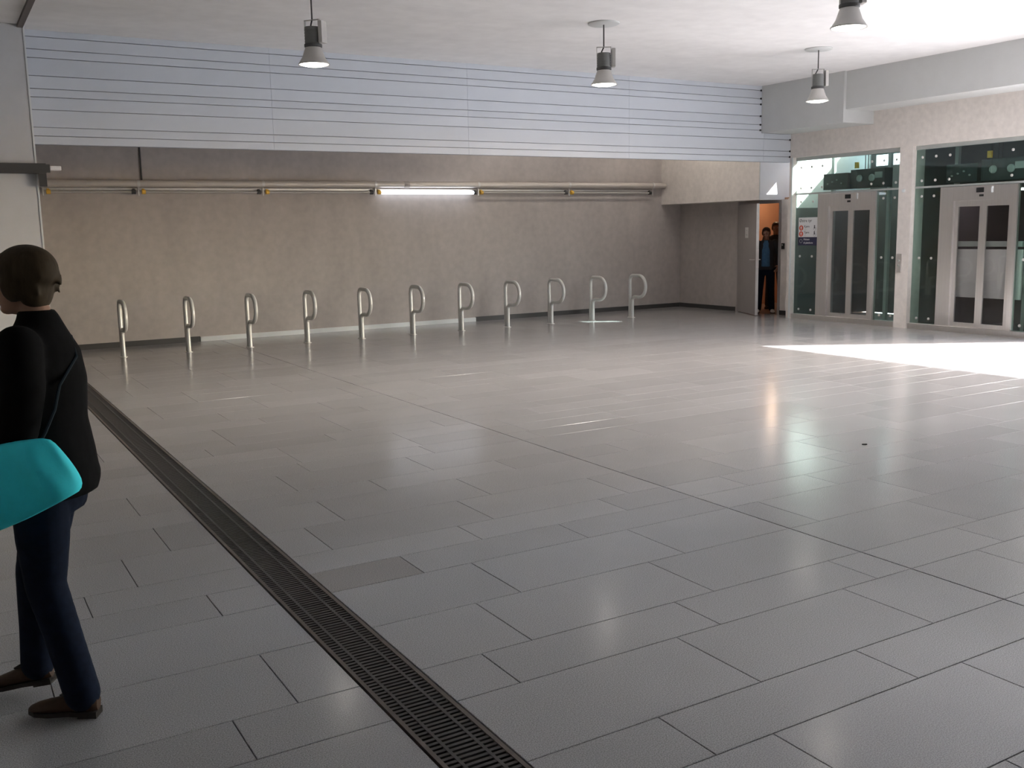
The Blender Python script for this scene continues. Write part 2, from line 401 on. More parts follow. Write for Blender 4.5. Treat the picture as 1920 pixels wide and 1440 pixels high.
# ------------------------------------------------------------------ pendant lamps
def make_lamp():
    t = empty('pendant_lamp')
    # local origin: centre of the ceiling plate, z downwards negative; bottom at -0.70
    MB().lathe([(0,0),(.185,0),(.185,-.012),(.17,-.02),(0,-.02)], n=40).build('ceiling_plate', M['bulk'], t)
    MB().tube([(0,0,-.02),(0,0,-.27)], .008, 8).tube([(0,0,-.27),(-.02,.01,-.31),(-.035,.02,-.345)], .008, 8).build('cord', M['dark'], t)
    br = MB()
    br.box((-.085,-.015,-.275), (.085,.015,-.268))
    br.box((-.085,-.015,-.52), (-.081,.015,-.268)); br.box((.081,-.015,-.52), (.085,.015,-.268))
    br.build('bracket', M['lamp_alu'], t)
    MB().bbox((.09,-.05,-.50), (.135,.05,-.29), .006).build('ballast_box', M['lamp_alu'], t)
    hs = MB().lathe([(0,-.34),(.076,-.34),(.078,-.345),(.078,-.50),(.074,-.505),(0,-.505)], n=32).build('housing', M['lamp_grey'], t)
    fin = MB()
    for k in range(5): fin.lathe([(.078,-.365-.028*k),(.082,-.365-.028*k),(.082,-.372-.028*k),(.078,-.372-.028*k)], n=32)
    fin.build('cooling_fin', M['lamp_grey'], hs)
    MB().lathe([(.078,-.50),(.088,-.505),(.088,-.53),(.08,-.535)], n=32).build('collar', M['dark'], t)
    MB().lathe([(.075,-.525),(.088,-.56),(.112,-.63),(.148,-.685),(.155,-.69),(.155,-.70),(.148,-.70),(.14,-.688),(.105,-.628),(.07,-.54)], n=40).build('reflector', M['lamp_alu'], t)
    MB().lathe([(0,-.69),(.140,-.69),(.140,-.697),(.09,-.712),(0,-.718)], n=40).build('lens', M['lamp_on'], t)
    return t
lamp0 = make_lamp()
lamp_spots = [(3.52,9.74,'leftmost grey pendant lamp, hanging in front of the metal cladding'),
    (7.08,9.72,'grey pendant lamp with round ceiling plate, above the middle of the hall'),
    (10.79,9.83,'grey pendant lamp hanging before the pale bulkhead near the elevators'),
    (7.08,6.12,'nearest grey pendant lamp, its upper half cut off by the frame')]
for i, (x, y, lab) in enumerate(lamp_spots):
    o = lamp0 if i == 0 else copy_tree(lamp0)
    o.location = (x, y, ZC); o.rotation_euler[2] = [-.9, -.55, -.45, -.5][i]
    tag(o, lab, 'lamp', 'pendant lamps under the ceiling')
    l = bpy.data.lights.new('lamp_light', 'SPOT'); l.energy = 55; l.color = (1,.92,.84); l.spot_size = math.radians(115); l.spot_blend = .6; l.shadow_soft_size = .12
    lo = bpy.data.objects.new('lamp_light', l); COL.objects.link(lo); lo.location = (0,0,-.74); lo.parent = o

# ------------------------------------------------------------------ bicycle racks
def rack_mesh():
    r = .031; pts = [(0,0,0),(0,0,.20),(0,0,.42),(0,0,.70)]
    # strand up, corner, top arm, round nose, return, second strand down
    def arc(cy, cz, R, a0, a1, n): return [(0, cy+R*math.cos(math.radians(a0+(a1-a0)*k/n)), cz+R*math.sin(math.radians(a0+(a1-a0)*k/n))) for k in range(n+1)]
    pts += arc(-.10, .70, .10, 0, 90, 6)
    pts += arc(-.275, .60, .20, 90, 270, 16)
    pts += [(0,-.16,.40)] + arc(-.15, .325, .075, 90, 0, 4)[0:0]
    pts += arc(-.145, .325, .072, 90, 0, 5)[1:]
    pts[-1] = (0, -.073, .325)
    pts += [(0,-.073,.2),(0,-.073,0)]
    return MB().tube(pts, r, 14).mesh('tube')
rk = rack_mesh(); rk.materials.append(M['rack'])
fm = MB().lathe([(.031,.0),(.052,.0),(.052,.006),(.033,.012)], n=20).mesh('floor_flange'); fm.materials.append(M['galv'])
ords = ['leftmost','second','third','fourth','fifth','sixth','seventh','eighth','ninth','tenth','rightmost']
for k in range(11):
    t = empty('bicycle_rack', (2.29+.913*k, 14.88, 0))
    if k in (0, 10): lab = ords[k] + ' P-shaped pale metal bicycle rack in the row along the concrete wall'
    elif k == 9: lab = 'P-shaped pale metal bicycle rack whose foot stands in a spot of sun'
    else: lab = ords[k] + ' P-shaped pale metal bicycle rack from the left in the row'
    tag(t, lab, 'bicycle rack', 'row of P-shaped bicycle racks')
    link('tube', rk, None, t)
    for dy in (0, -.073):
        f = link('floor_flange', fm, None, t); f.location = (0, dy, 0)

# ------------------------------------------------------------------ pipe and tube lights on the back wall
YP = YB - .13
pp = empty('wall_pipe'); tag(pp, 'long pale horizontal pipe running along the concrete back wall', 'pipe')
MB().tube([(1.25,YP,2.505),(13.27,YP,2.535)], .055, 18).build('pipe_run', M['pipe'], pp)
bxs = [1.56, 2.90, 4.84, 6.82, 8.86, 10.88, 12.95]
MB().tube([(7.36,YP,2.52),(7.46,YP,2.52)], .062, 18).build('coupling', M['concrete'], pp)
for x in bxs:
    c = MB().tube([(x-.02,YP,2.505+.0025*(x-1.2)),(x+.02,YP,2.505+.0025*(x-1.2))], .061, 18)
    c.box((x-.012,YP,2.50), (x+.012,YB,2.53)); c.box((x-.008,YP-.01,2.33), (x+.008,YP+.01,2.46))
    c.build('clamp', M['galv'], pp)
tubes = []
for i in range(6):
    x0, x1 = bxs[i]+.10, bxs[i+1]-.10
    lit = (i == 3)
    t = empty('tube_light', ((x0+x1)/2, YP, 2.385)); L2 = (x1-x0)/2
    lab = 'lit white fluorescent tube below the wall pipe' if lit else ['unlit tube light below the pipe beside the pale pier','second unlit tube light from the pier below the pipe','unlit tube light touching the lit tube on its pier side',None,'unlit tube light just beyond the lit tube','unlit tube light below the pipe beside the concrete box'][i]
    tag(t, lab, 'tube light', 'tube lights below the wall pipe')
    MB().tube([(-L2,0,0),(L2,0,0)], .030 if lit else .016, 12).build('tube', M['tube_on'] if lit else M['tube_off'], t)
    MB().box((-L2-.09,.04,.03), (L2+.09,.08,.06)).build('batten', M['galv'], t)
    for s, m in ((-1, M['yellow']), (1, M['dark'])):
        e = MB().tube([(s*L2,0,0),(s*(L2+.055),0,0)], .034, 12).box((s*(L2+.03)-.015,0,0), (s*(L2+.03)+.015,.06,.05))
        e.build('end_holder', m, t)
cdt = MB().tube([(2.98,YB-.015,2.55),(2.98,YB-.015,ZC-.02)], .012, 8).build('conduit', M['dark']); tag(cdt, 'thin dark conduit dropping down the wall to the pipe', 'conduit')
for x, lab in ((9.3, 'unseen batten added on the ceiling to light the bay behind the cladding'), (12.3, 'unseen batten added to light the bay beside the concrete box')):  # unseen battens added to brighten the bay behind the cladding
    t = empty('bay_fill_batten', (x, 14.6, ZC)); tag(t, lab, 'tube light', 'unseen battens added to light the bay')
    MB().box((-.75,-.06,-.05), (.75,.06,0)).build('body', M['white'], t)
    MB().tube([(-.72,0,-.075),(.72,0,-.075)], .035, 12).build('tube', M['bay_fill_on'], t)
# luminaire tray on the pier
tr = empty('light_tray', (0, 12.49, 2.485)); tag(tr, 'dark horizontal tray light fixed across the pale pier', 'light')
MB().box((-3.5,-.05,-.055), (1.26,.05,.055)).build('tray', M['dark'], tr)
MB().box((1.26,-.045,-.045), (1.30,.045,.045)).build('end_plate', M['dark'], tr)
MB().bbox((1.30,-.03,-.022), (1.42,.03,.03), .01).build('lamp_end', M['sign_w'], tr)
MB().box((1.18,-.02,-.20), (1.26,.03,-.055)).build('bracket', M['dark'], tr)

# ------------------------------------------------------------------ service door
dr = empty('door_1'); setting(dr, 'dark grey service door standing half open', 'door')
fr = MB().box((XD-.02,14.45,0), (XD+.12,14.50,2.14)).box((XD-.02,13.36,0), (XD+.12,13.41,2.14)).box((XD-.02,13.41,2.09), (XD+.12,14.45,2.14)).build('door_frame', M['door'], dr)
ang = .44
lf = MB().box((0,-1.04,.012), (.05,0,2.085)).build('door_leaf', M['door'], dr)   # hinge at origin, closed along -Y
lf.location = (XD-.045, 14.45, 0); lf.rotation_euler[2] = -ang
MB().box((-.002,-1.046,.012), (.052,-1.04,2.085)).build('edge_trim', M['galv'], lf)
MB().box((-.003,-1.048,.90), (.053,-1.045,1.24)).build('lock_plate', M['steel'], lf)
h = MB().tube([(0,-.98,1.05),(-.055,-.98,1.05)], .009, 8).tube([(-.055,-.98,1.05),(-.055,-.85,1.05)], .009, 8)
h.tube([(.05,-.98,1.05),(.105,-.98,1.05)], .009, 8).tube([(.105,-.98,1.05),(.105,-.86,1.05)], .009, 8).build('handle', M['steel'], lf)
MB().box((-.004,-.60,1.45), (-.001,-.42,1.65)).build('notice', M['paper'], lf)
MB().box((-.0055,-.555,1.50), (-.004,-.465,1.515)).box((-.0055,-.54,1.59), (-.004,-.48,1.60)).build('notice_print', M['machine_l'], lf)
rd = empty('card_reader', (XD, 13.295, 1.29)); tag(rd, 'small black card reader beside the service door', 'card reader')
MB().bbox((-.03,-.03,-.055), (0,.03,.055), .005).build('body', M['black'], rd)
MB().box((-.032,-.015,.01), (-.03,.015,.035)).build('keypad', M['machine_l'], rd)
# room behind the door
rm = empty('wall_room'); setting(rm, 'warm orange walls of the small room behind the service door', 'wall')
MB().box((16.3,12.86,0), (16.4,15.6,2.6)).build('wall_panel', M['orange'], rm)
MB().box((XD+.12,15.5,0), (16.4,15.6,2.6)).build('wall_panel', M['orange'], rm)
MB().box((XD+.12,12.86,0), (16.4,12.90,2.15)).build('wall_panel', M['orange'], rm)
MB().box((XD+.12,12.86,2.15), (16.4,13.42,2.19)).box((XD+.12,13.42,2.5), (16.4,15.6,2.6)).box((XD+.12,13.43,2.15), (16.4,13.46,2.5)).build('room_ceiling', M['orange'], rm)
MB().box((XD,12.86,-.30), (16.4,15.6,-.001)).build('room_floor', M['floor_in'], rm)
rl = empty('ceiling_lamp', (15.2, 14.8, 2.5)); tag(rl, 'ceiling lamp inside the orange room behind the door', 'lamp')
MB().lathe([(0,0),(.15,0),(.15,-.04),(.11,-.07),(0,-.08)], n=24).build('shade', mat('room_lamp', (.9,.8,.7), .5, var=0, emit=(1,.72,.45), es=6), rl)
l = bpy.data.lights.new('room_light', 'POINT'); l.energy = 6; l.color = (1,.66,.42); l.shadow_soft_size = .12
lo = bpy.data.objects.new('room_light', l); COL.objects.link(lo); lo.location = (0,0,-.15); lo.parent = rl

# ------------------------------------------------------------------ elevator shafts (walls, window band, holes shaped for the sunbeams)
XS = 15.5
ws = empty('wall_shaft'); setting(ws, 'dark shaft walls behind the elevator glass', 'wall')
def panel(lo, hi, m): MB().box(lo, hi).build('wall_panel', m, ws)
def wall_with_hole(x0, x1, ya, yb, za, zb, holes, m):     # wall in an X plane with rectangular holes
    ys = sorted({ya, yb, *[h[0] for h in holes], *[h[1] for h in holes]}); zs = sorted({za, zb, *[h[2] for h in holes], *[h[3] for h in holes]})
    for a, c in zip(ys[:-1], ys[1:]):
        for d, e in zip(zs[:-1], zs[1:]):
            cy, cz = (a+c)/2, (d+e)/2
            if any(h[0] < cy < h[1] and h[2] < cz < h[3] for h in holes): continue
            panel((x0, a, d), (x1, c, e), m)
H_SPOT = (10.98, 11.425, 3.96, 4.50); H_GLARE = (11.44, 12.28, 3.60, 4.75); H_BAND = (11.75, 12.65, 2.74, 2.94)  # first two shaped to throw the floor sun spot and the shaft glare
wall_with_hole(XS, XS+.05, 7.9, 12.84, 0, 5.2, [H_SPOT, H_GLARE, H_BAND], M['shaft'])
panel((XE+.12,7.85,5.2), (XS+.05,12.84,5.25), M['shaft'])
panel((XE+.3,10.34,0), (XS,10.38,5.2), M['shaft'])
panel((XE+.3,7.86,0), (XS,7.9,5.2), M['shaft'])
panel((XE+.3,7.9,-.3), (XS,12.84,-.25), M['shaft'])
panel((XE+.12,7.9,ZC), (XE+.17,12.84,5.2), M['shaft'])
# side wall, white above, with a triangular gap cut to throw the sun triangle
panel((XE+.10,12.76,0), (XS,12.80,1.98), M['shaft'])  # lower part in dark shaft colour to keep the door panes dark
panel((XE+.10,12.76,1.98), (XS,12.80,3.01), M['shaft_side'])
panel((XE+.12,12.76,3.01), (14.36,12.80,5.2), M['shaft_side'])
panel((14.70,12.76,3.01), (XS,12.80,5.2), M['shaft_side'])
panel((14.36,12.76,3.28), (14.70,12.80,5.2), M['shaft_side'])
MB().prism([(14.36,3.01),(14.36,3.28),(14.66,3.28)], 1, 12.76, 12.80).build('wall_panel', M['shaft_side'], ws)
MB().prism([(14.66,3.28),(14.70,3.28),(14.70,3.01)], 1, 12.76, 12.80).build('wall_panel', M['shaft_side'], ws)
panel((14.75,12.78,2.15), (14.80,13.46,5.2), M['shaft_side'])  # unseen wall and lid added to keep sky off the end panel
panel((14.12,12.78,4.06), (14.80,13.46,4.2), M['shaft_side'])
# translucent window band
tl = bpy.data.materials.new('translucent_panel'); tl.use_nodes = True; n_ = tl.node_tree; n_.nodes.clear()
t1 = n_.nodes.new('ShaderNodeBsdfTranslucent'); t1.inputs[0].default_value = (.75,.82,.85,1); oo = n_.nodes.new('ShaderNodeOutputMaterial'); n_.links.new(t1.outputs[0], oo.inputs[0])
wn = MB().box((XS+.01,H_BAND[0],H_BAND[2]), (XS+.03,H_BAND[1],H_BAND[3])).build('window_1', tl); setting(wn, 'narrow pale window band high in the elevator shaft', 'window')

# ------------------------------------------------------------------ elevators
def fitting_mesh():
    m = MB().lathe([(0,-.016),(.014,-.016),(.021,-.008),(.021,0),(0,0)], n=16, axis=0).mesh('glass_fitting'); m.materials.append(M['galv']); return m
fitm = fitting_mesh()
XG = XE + .085                                    # front face of the glass
def elevator(yl, yr, dl, dr_, label, with_car):
    # yl, yr: opening (left as seen = larger y); dl, dr_: door surround
    e = empty('elevator', (XG, (yl+yr)/2, 0)); tag(e, label, 'elevator', 'glass elevators in the concrete wall')
    Y0 = (yl+yr)/2; X0 = XG
    def P(b, name, m, parent=e):
        o = b.build(name, m, parent); return o
    def bx_(x0, y0, z0, x1, y1, z1): return MB().box((x0, y0-Y0, z0), (x1, y1-Y0, z1))
    P(bx_(-.06,yr,0,.10,yl,.085), 'sill', M['steel'])
    P(bx_(-.01,yr,ZH-.06,.06,yl,ZH), 'head_beam', M['machine_l'])
    P(bx_(-.008,yr,2.205,.02,yl,2.235), 'transom_rail', M['machine_l'])
    # surround
    P(bx_(-.03,dl-.235,.085,.05,dl,2.20), 'door_jamb', M['steel'])
    P(bx_(-.03,dr_,.085,.05,dr_+.07,2.20), 'door_jamb', M['steel'])
    hd = P(bx_(-.03,dr_+.07,1.985,.05,dl-.235,2.20), 'header', M['steel'])
    cy = (dl+dr_)/2-.05
    P(bx_(-.034,cy-.05,2.10,-.03,cy+.07,2.17), 'display', M['black'], hd)
    P(bx_(-.034,cy-.05,2.04,-.03,cy+.02,2.07), 'display', M['black'], hd)
    P(bx_(-.037,cy-.20,2.09,-.03,cy-.17,2.18), 'arrival_light', M['white'], hd)
    # two sliding leaves
    a, c = dl-.235, dr_+.07; mid = (a+c)/2
    for k, (p, q) in enumerate(((mid, a), (c, mid))):
        x = .015 if k == 0 else .0
        lf_ = P(bx_(x,q-.055,.085,x+.035,q,1.985), 'door_leaf', M['steel'])
        P(bx_(x,p,.085,x+.035,p+.065,1.985), 'stile', M['steel'], lf_)
        P(bx_(x,p+.065,1.90,x+.035,q-.055,1.985), 'top_rail', M['steel'], lf_)
        P(bx_(x,p+.065,.085,x+.035,q-.055,.15), 'bottom_rail', M['steel'], lf_)
        P(bx_(x+.012,p+.065,.15,x+.022,q-.055,1.90), 'pane', M['glass_dark'], lf_)
    # glazing
    def pane(y0, y1, z0, z1, fits):
        g = P(bx_(0,y0+.006,z0,.012,y1-.006,z1), 'glass_pane', M['glass'])
        for fy, fz in fits:
            f = link('glass_fitting', fitm, None, g); f.location = (0, fy-Y0, fz)
    for y0, y1 in ((dl, yl), (yr, dr_)):
        fits = [(y0+.13, z) for z in (.17, 1.12, 2.08)] + [(y1-.13, z) for z in (.17, 1.12, 2.08)]
        pane(y0, y1, .085, 2.205, fits)
    ym = mid - .1
    pane(ym, yl, 2.235, ZH-.06, [(yl-.12,2.32),(yl-.12,2.68),(yl-.36,2.32),(yl-.36,2.68),(yl-.60,2.32),(yl-.60,2.68)])
    pane(yr, ym, 2.235, ZH-.06, [(yr+.12,2.32),(yr+.12,2.68),(yr+.36,2.32),(yr+.36,2.68),(yr+.60,2.32),(yr+.60,2.68)])
    # things inside the shaft that move with the elevator fabric
    for yy in (dl-.02, dr_+.02):
        P(bx_(.30,yy-.03,0,.36,yy+.03,4.0), 'guide_rail', M['machine_l'])
    op = P(bx_(.12,dl-.50,2.27,.30,dl+.02,2.54), 'door_operator', M['machine'])
    for q in range(4):
        P(MB().lathe([(0,-.02),(.014,-.02),(.014,0)], c=(.12, dl-Y0-.08-.10*q, 2.37+.03*((q*7) % 3)), n=10, axis=0), 'bolt', M['machine_l'], op)
    P(bx_(.14,dr_-.02,2.27,.34,dl-.55,2.58), 'track_plate', M['machine'])
    for q, yy in enumerate((dl-.75, dr_+.22)):
        P(MB().lathe([(0,.10),(.045,.10),(.06,.115),(.06,.13),(.045,.14),(0,.14)][::-1], c=(0, yy-Y0, 2.43), n=20, axis=0), 'pulley', M['machine_l'])
    P(bx_(.10,dl-.72,2.60,.14,dl-.66,2.70), 'yellow_bracket', M['yellow'])
    P(bx_(.12,dr_+.02,2.42,.14,dr_+.16,2.52), 'control_box', M['machine_l'])
    P(MB().tube([(.4,mid-Y0,2.6),(.4,mid-Y0,5.1)], .008, 6).tube([(.4,mid-Y0+.06,2.6),(.4,mid-Y0+.06,5.1)], .008, 6), 'cable', M['dark'])
    if with_car:
        cw = P(bx_(.25,c-.15,.02,1.65,c-.11,2.15), 'car_wall', M['carwall'])
        P(bx_(.25,a+.11,.02,1.65,a+.15,2.15), 'car_wall', M['carwall'])
        bk = P(bx_(1.62,c-.15,.02,1.66,a+.15,2.15), 'car_wall', M['carwall'])
        P(bx_(.25,c-.15,2.15,1.66,a+.15,2.20), 'car_ceiling', M['carwall'])
        P(bx_(.25,c-.15,0.0,1.66,a+.15,.03), 'car_floor', M['carwall'])
        pw = P(bx_(.13,c-.10,.53,.16,a+.14,1.26), 'pale_panel', M['pale'])
        P(bx_(.11,c-.10,1.30,.16,a+.14,1.38), 'handrail', M['machine_l'])
        P(bx_(.30,c,2.12,.60,a,2.145), 'car_fill_lamp', M['car_fill_on'])  # unseen lamp added to brighten the pale panel
        ld = MB()
        for s in (-.12,.12): ld.box((.9,dl+.24+s-.012-Y0,0), (.93,dl+.24+s+.012-Y0,1.6))
        for q in range(5): ld.box((.9,dl+.12-Y0,.25+.28*q), (.93,dl+.36-Y0,.28+.28*q))
        P(ld, 'ladder', M['black'])
    return e
elevator(12.74, 10.50, 12.20, 10.98, 'glass elevator beside the service door, with a direction sign on its glass', False)
elevator(10.26, 8.05, 9.78, 8.53, 'glass elevator at the frame edge with pale panels showing through its doors', True)
cp = empty('call_panel', (XE, 10.43, 1.04)); tag(cp, 'narrow steel call panel on the pier between the elevators', 'call panel')
MB().bbox((-.02,-.045,-.15), (0,.045,.15), .004).build('plate', M['steel'], cp)
for z in (-.04,.04):
    MB().lathe([(0,-.026),(.016,-.026),(.018,-.02)], c=(0,0,z), n=14, axis=0).build('button', M['machine_l'], cp)
dt = MB().lathe([(0,-.03),(.02,-.028),(.03,-.012),(.03,0)], c=(XE,10.40,2.18), n=16, axis=0).build('sensor', M['white']); tag(dt, 'small white round sensor high on the pier between the elevators', 'sensor')

# ------------------------------------------------------------------ direction sign
sg = empty('direction_sign', (XG-.004, 12.435, 1.56)); tag(sg, 'white and navy direction sign on the elevator glass', 'sign')
MB().box((-.006,-.215,-.10), (0,.215,.245)).build('white_panel', M['sign_w'], sg)
MB().box((-.006,-.215,-.245), (0,.215,-.10)).build('navy_panel', M['sign_b'], sg)
def text(body, y, z, size, m, parent):
    c = bpy.data.curves.new('lettering', 'FONT'); c.body = body; c.size = size; c.extrude = .0008; c.resolution_u = 2
    o = bpy.data.objects.new('tmp', c); COL.objects.link(o)
    me = bpy.data.meshes.new_from_object(o.evaluated_get(bpy.context.evaluated_depsgraph_get()))
    bpy.data.objects.remove(o); me.materials.clear(); me.materials.append(m)
    t = bpy.data.objects.new('lettering', me); COL.objects.link(t); t.parent = parent
    # face -X, reading towards -Y
    t.matrix_local = Matrix(((0,0,-1,-.0072),(-1,0,0,y),(0,1,0,z),(0,0,0,1)))
    return t
text('\u00d8stre tyr', .195, .165, .075, M['ink'], sg)
text('Kj\u00f8re', .085, .07, .055, M['ink'], sg); text('1-2', .085, .02, .040, M['machine_l'], sg)
text('Tj\u00f8re', .085, -.035, .055, M['ink'], sg); text('1-2', .085, -.085, .040, M['machine_l'], sg)
text('Heisen', .09, -.155, .05, M['sign_w'], sg); text('til plattform', .09, -.215, .045, M['sign_w'], sg)
for z in (.062, -.043):
    d = MB().lathe([(0,-.0075),(.047,-.0075),(.047,-.006)], c=(0,.15,z), n=24, axis=0).build('red_disc', M['sign_r'], sg)
    MB().prism([(.15-.007,z-.03),(.15+.007,z-.03),(.15+.007,z),(.15+.022,z-.004),(.15,z+.034),(.15-.022,z-.004),(.15-.007,z)], 0, -.009, -.0075).build('arrow', M['sign_w'], d)
    w1 = MB().lathe([(0,-.0075),(.013,-.0075),(.013,-.006)], c=(0,-.155,z+.032), n=14, axis=0)
    w1.prism([(-.165,z+.018),(-.145,z+.018),(-.143,z-.012),(-.172,z-.012)], 0, -.0075, -.006)
    for k in range(10):
        a0 = math.radians(150+24*k)
        w1.box((-.0075,-.16+.03*math.cos(a0)-.003,z-.012+.03*math.sin(a0)-.003), (-.006,-.16+.03*math.cos(a0)+.003,z-.012+.03*math.sin(a0)+.003))
    w1.build('wheelchair_symbol', M['ink'], sg)
MB().lathe([(.028,-.0075),(.034,-.0075)], c=(0,.15,-.17), n=24, axis=0).build('ring_mark', M['machine_l'], sg)

# ------------------------------------------------------------------ litter
lt = MB().bbox((-.02,-.006,0), (.02,.006,.01), .003).build('litter_scrap', M['black']); lt.location = (6.05,4.95,.0); lt.rotation_euler[2] = -.5
tag(lt, 'tiny dark scrap lying on the floor tiles', 'litter')

# ------------------------------------------------------------------ people
def remeshed(mb, name, voxel, smooth=4):
    me = mb.mesh(name); o = bpy.data.objects.new('tmp', me); COL.objects.link(o)
    r = o.modifiers.new('r', 'REMESH'); r.mode = 'VOXEL'; r.voxel_size = voxel; r.use_smooth_shade = True
    s = o.modifiers.new('s', 'SMOOTH'); s.iterations = smooth; s.factor = .5
    bpy.context.view_layer.update()
    out = bpy.data.meshes.new_from_object(o.evaluated_get(bpy.context.evaluated_depsgraph_get()))
    bpy.data.objects.remove(o); out.name = name; out.materials.clear()
    out.polygons.foreach_set('use_smooth', [True]*len(out.polygons))
    return out
def chain(mb, pts, rs, n=14):                     # tapered limb with round ends and joints
    P_ = [Vector(p) for p in pts]; fine = []; fr_ = []
    for i in range(len(P_)-1):
        for k in range(6):
            t = k/6; fine.append(P_[i].lerp(P_[i+1], t)); fr_.append(rs[i]+(rs[i+1]-rs[i])*t)
    fine.append(P_[-1]); fr_.append(rs[-1])
    mb.tube(fine, fr_, n)
    for p, r in zip(P_, rs): mb.ellipsoid(p, (r,r,r), 12, 8)
def hand(mb, wrist, d, palm_n, side):             # d: direction of the fingers, palm_n: palm normal
    wv = Vector(wrist); d = Vector(d).normalized(); n = Vector(palm_n).normalized(); n = (n-d*n.dot(d)).normalized(); s = d.cross(n)*side
    for k in range(4):
        off = (k-1.5)*.0205
        chain(mb, [wv+d*.01+s*off*.6, wv+d*.088+s*off], [.015,.0125], 10)
        L = [.068,.078,.073,.056][k]; a = wv+d*.088+s*off
        k1 = a+(d*.9+n*.3).normalized()*L*.45; k2 = k1+(d*.6+n*.75).normalized()*L*.32; k3 = k2+(d*.25+n).normalized()*L*.25
        chain(mb, [a,k1,k2,k3], [.0095,.009,.0082,.007], 10)
    a = wv+d*.025-s*.03
    chain(mb, [a, a+(d*.6-s*.8+n*.2).normalized()*.045, a+(d*.6-s*.8+n*.2).normalized()*.045+(d*.9-s*.2+n*.4).normalized()*.032], [.014,.011,.0085], 10)
def head(mb, c, sc=1.0):                          # local x is forward; c = centre of the skull
    c = Vector(c)
    mb.ellipsoid(c+Vector((-.01,0,.025))*sc, (.092*sc,.075*sc,.088*sc), 24, 16)
    mb.ellipsoid(c+Vector((.022,0,-.045))*sc, (.062*sc,.056*sc,.068*sc), 20, 14)
    mb.ellipsoid(c+Vector((.055,0,-.092))*sc, (.026*sc,.026*sc,.020*sc), 14, 10)      # chin
    chain(mb, [c+Vector((.078,0,.012))*sc, c+Vector((.098,0,-.028))*sc], [.009*sc,.015*sc], 10)  # nose
    for s in (-1,1):
        mb.ellipsoid(c+Vector((-.008,s*.076,-.015))*sc, (.018*sc,.009*sc,.030*sc), 12, 10)  # ears
        mb.ellipsoid(c+Vector((.072,s*.03,.028))*sc, (.014*sc,.026*sc,.008*sc), 12, 8)      # brow
        mb.ellipsoid(c+Vector((.066,s*.040,-.02))*sc, (.016*sc,.016*sc,.014*sc), 12, 8)     # cheek
    mb.ellipsoid(c+Vector((.080,0,-.056))*sc, (.010*sc,.024*sc,.006*sc), 12, 8)
    mb.ellipsoid(c+Vector((.079,0,-.067))*sc, (.010*sc,.021*sc,.006*sc), 12, 8)
def face_parts(c, parent, sc=1.0):
    c = Vector(c); eyew = MB(); iris = MB()
    for s in (-1,1):
        eyew.ellipsoid(c+Vector((.070,s*.031,.006))*sc, (.012*sc,.013*sc,.009*sc), 12, 8)
        iris.ellipsoid(c+Vector((.079,s*.031,.006))*sc, (.004*sc,.006*sc,.006*sc), 10, 6)
    ey = eyew.build('eyes', M['paper'], parent); iris.build('iris', M['ink'], ey)
    MB().ellipsoid(c+Vector((.086,0,-.061))*sc, (.007*sc,.022*sc,.0045*sc), 12, 8).build('lips', M['lips'], parent)
M['skin'] = mat('skin', (.34,.20,.14), .6, spec=.2, var=.05, scale=20)
M['lips'] = mat('lips', (.32,.12,.10), .4, var=0)
M['hair'] = mat('hair_brown', (.045,.032,.018), .7, spec=.15, scale=60, var=.35, stretch=(1,1,.15))
M['hair_d'] = mat('hair_dark', (.035,.022,.015), .55, scale=60, var=.3)
M['jacket'] = mat('jacket_black', (.004,.004,.0045), .9, spec=.08, scale=25, var=.25, bump=.2)
M['jeans'] = mat('jeans_navy', (.006,.010,.022), .9, spec=.1, scale=30, var=.3, bump=.2)
M['shoe'] = mat('shoe_leather', (.055,.030,.018), .6, spec=.2, scale=15, var=.2)
M['sole'] = mat('shoe_sole', (.02,.015,.012), .8, var=.1)
M['bag'] = mat('bag_turquoise', (.05,.74,.86), .7, spec=.2, scale=7, var=.12, bump=.3)
M['strap'] = mat('bag_strap', (.012,.02,.026), .8, spec=.1, var=.05)
M['shirt'] = mat('shirt_blue', (.05,.13,.24), .8, scale=20, var=.2, bump=.2)
M['coat'] = mat('coat_dark', (.022,.024,.028), .85, scale=20, var=.2)
M['trainer'] = mat('shoe_pale', (.55,.55,.50), .6, var=.05)

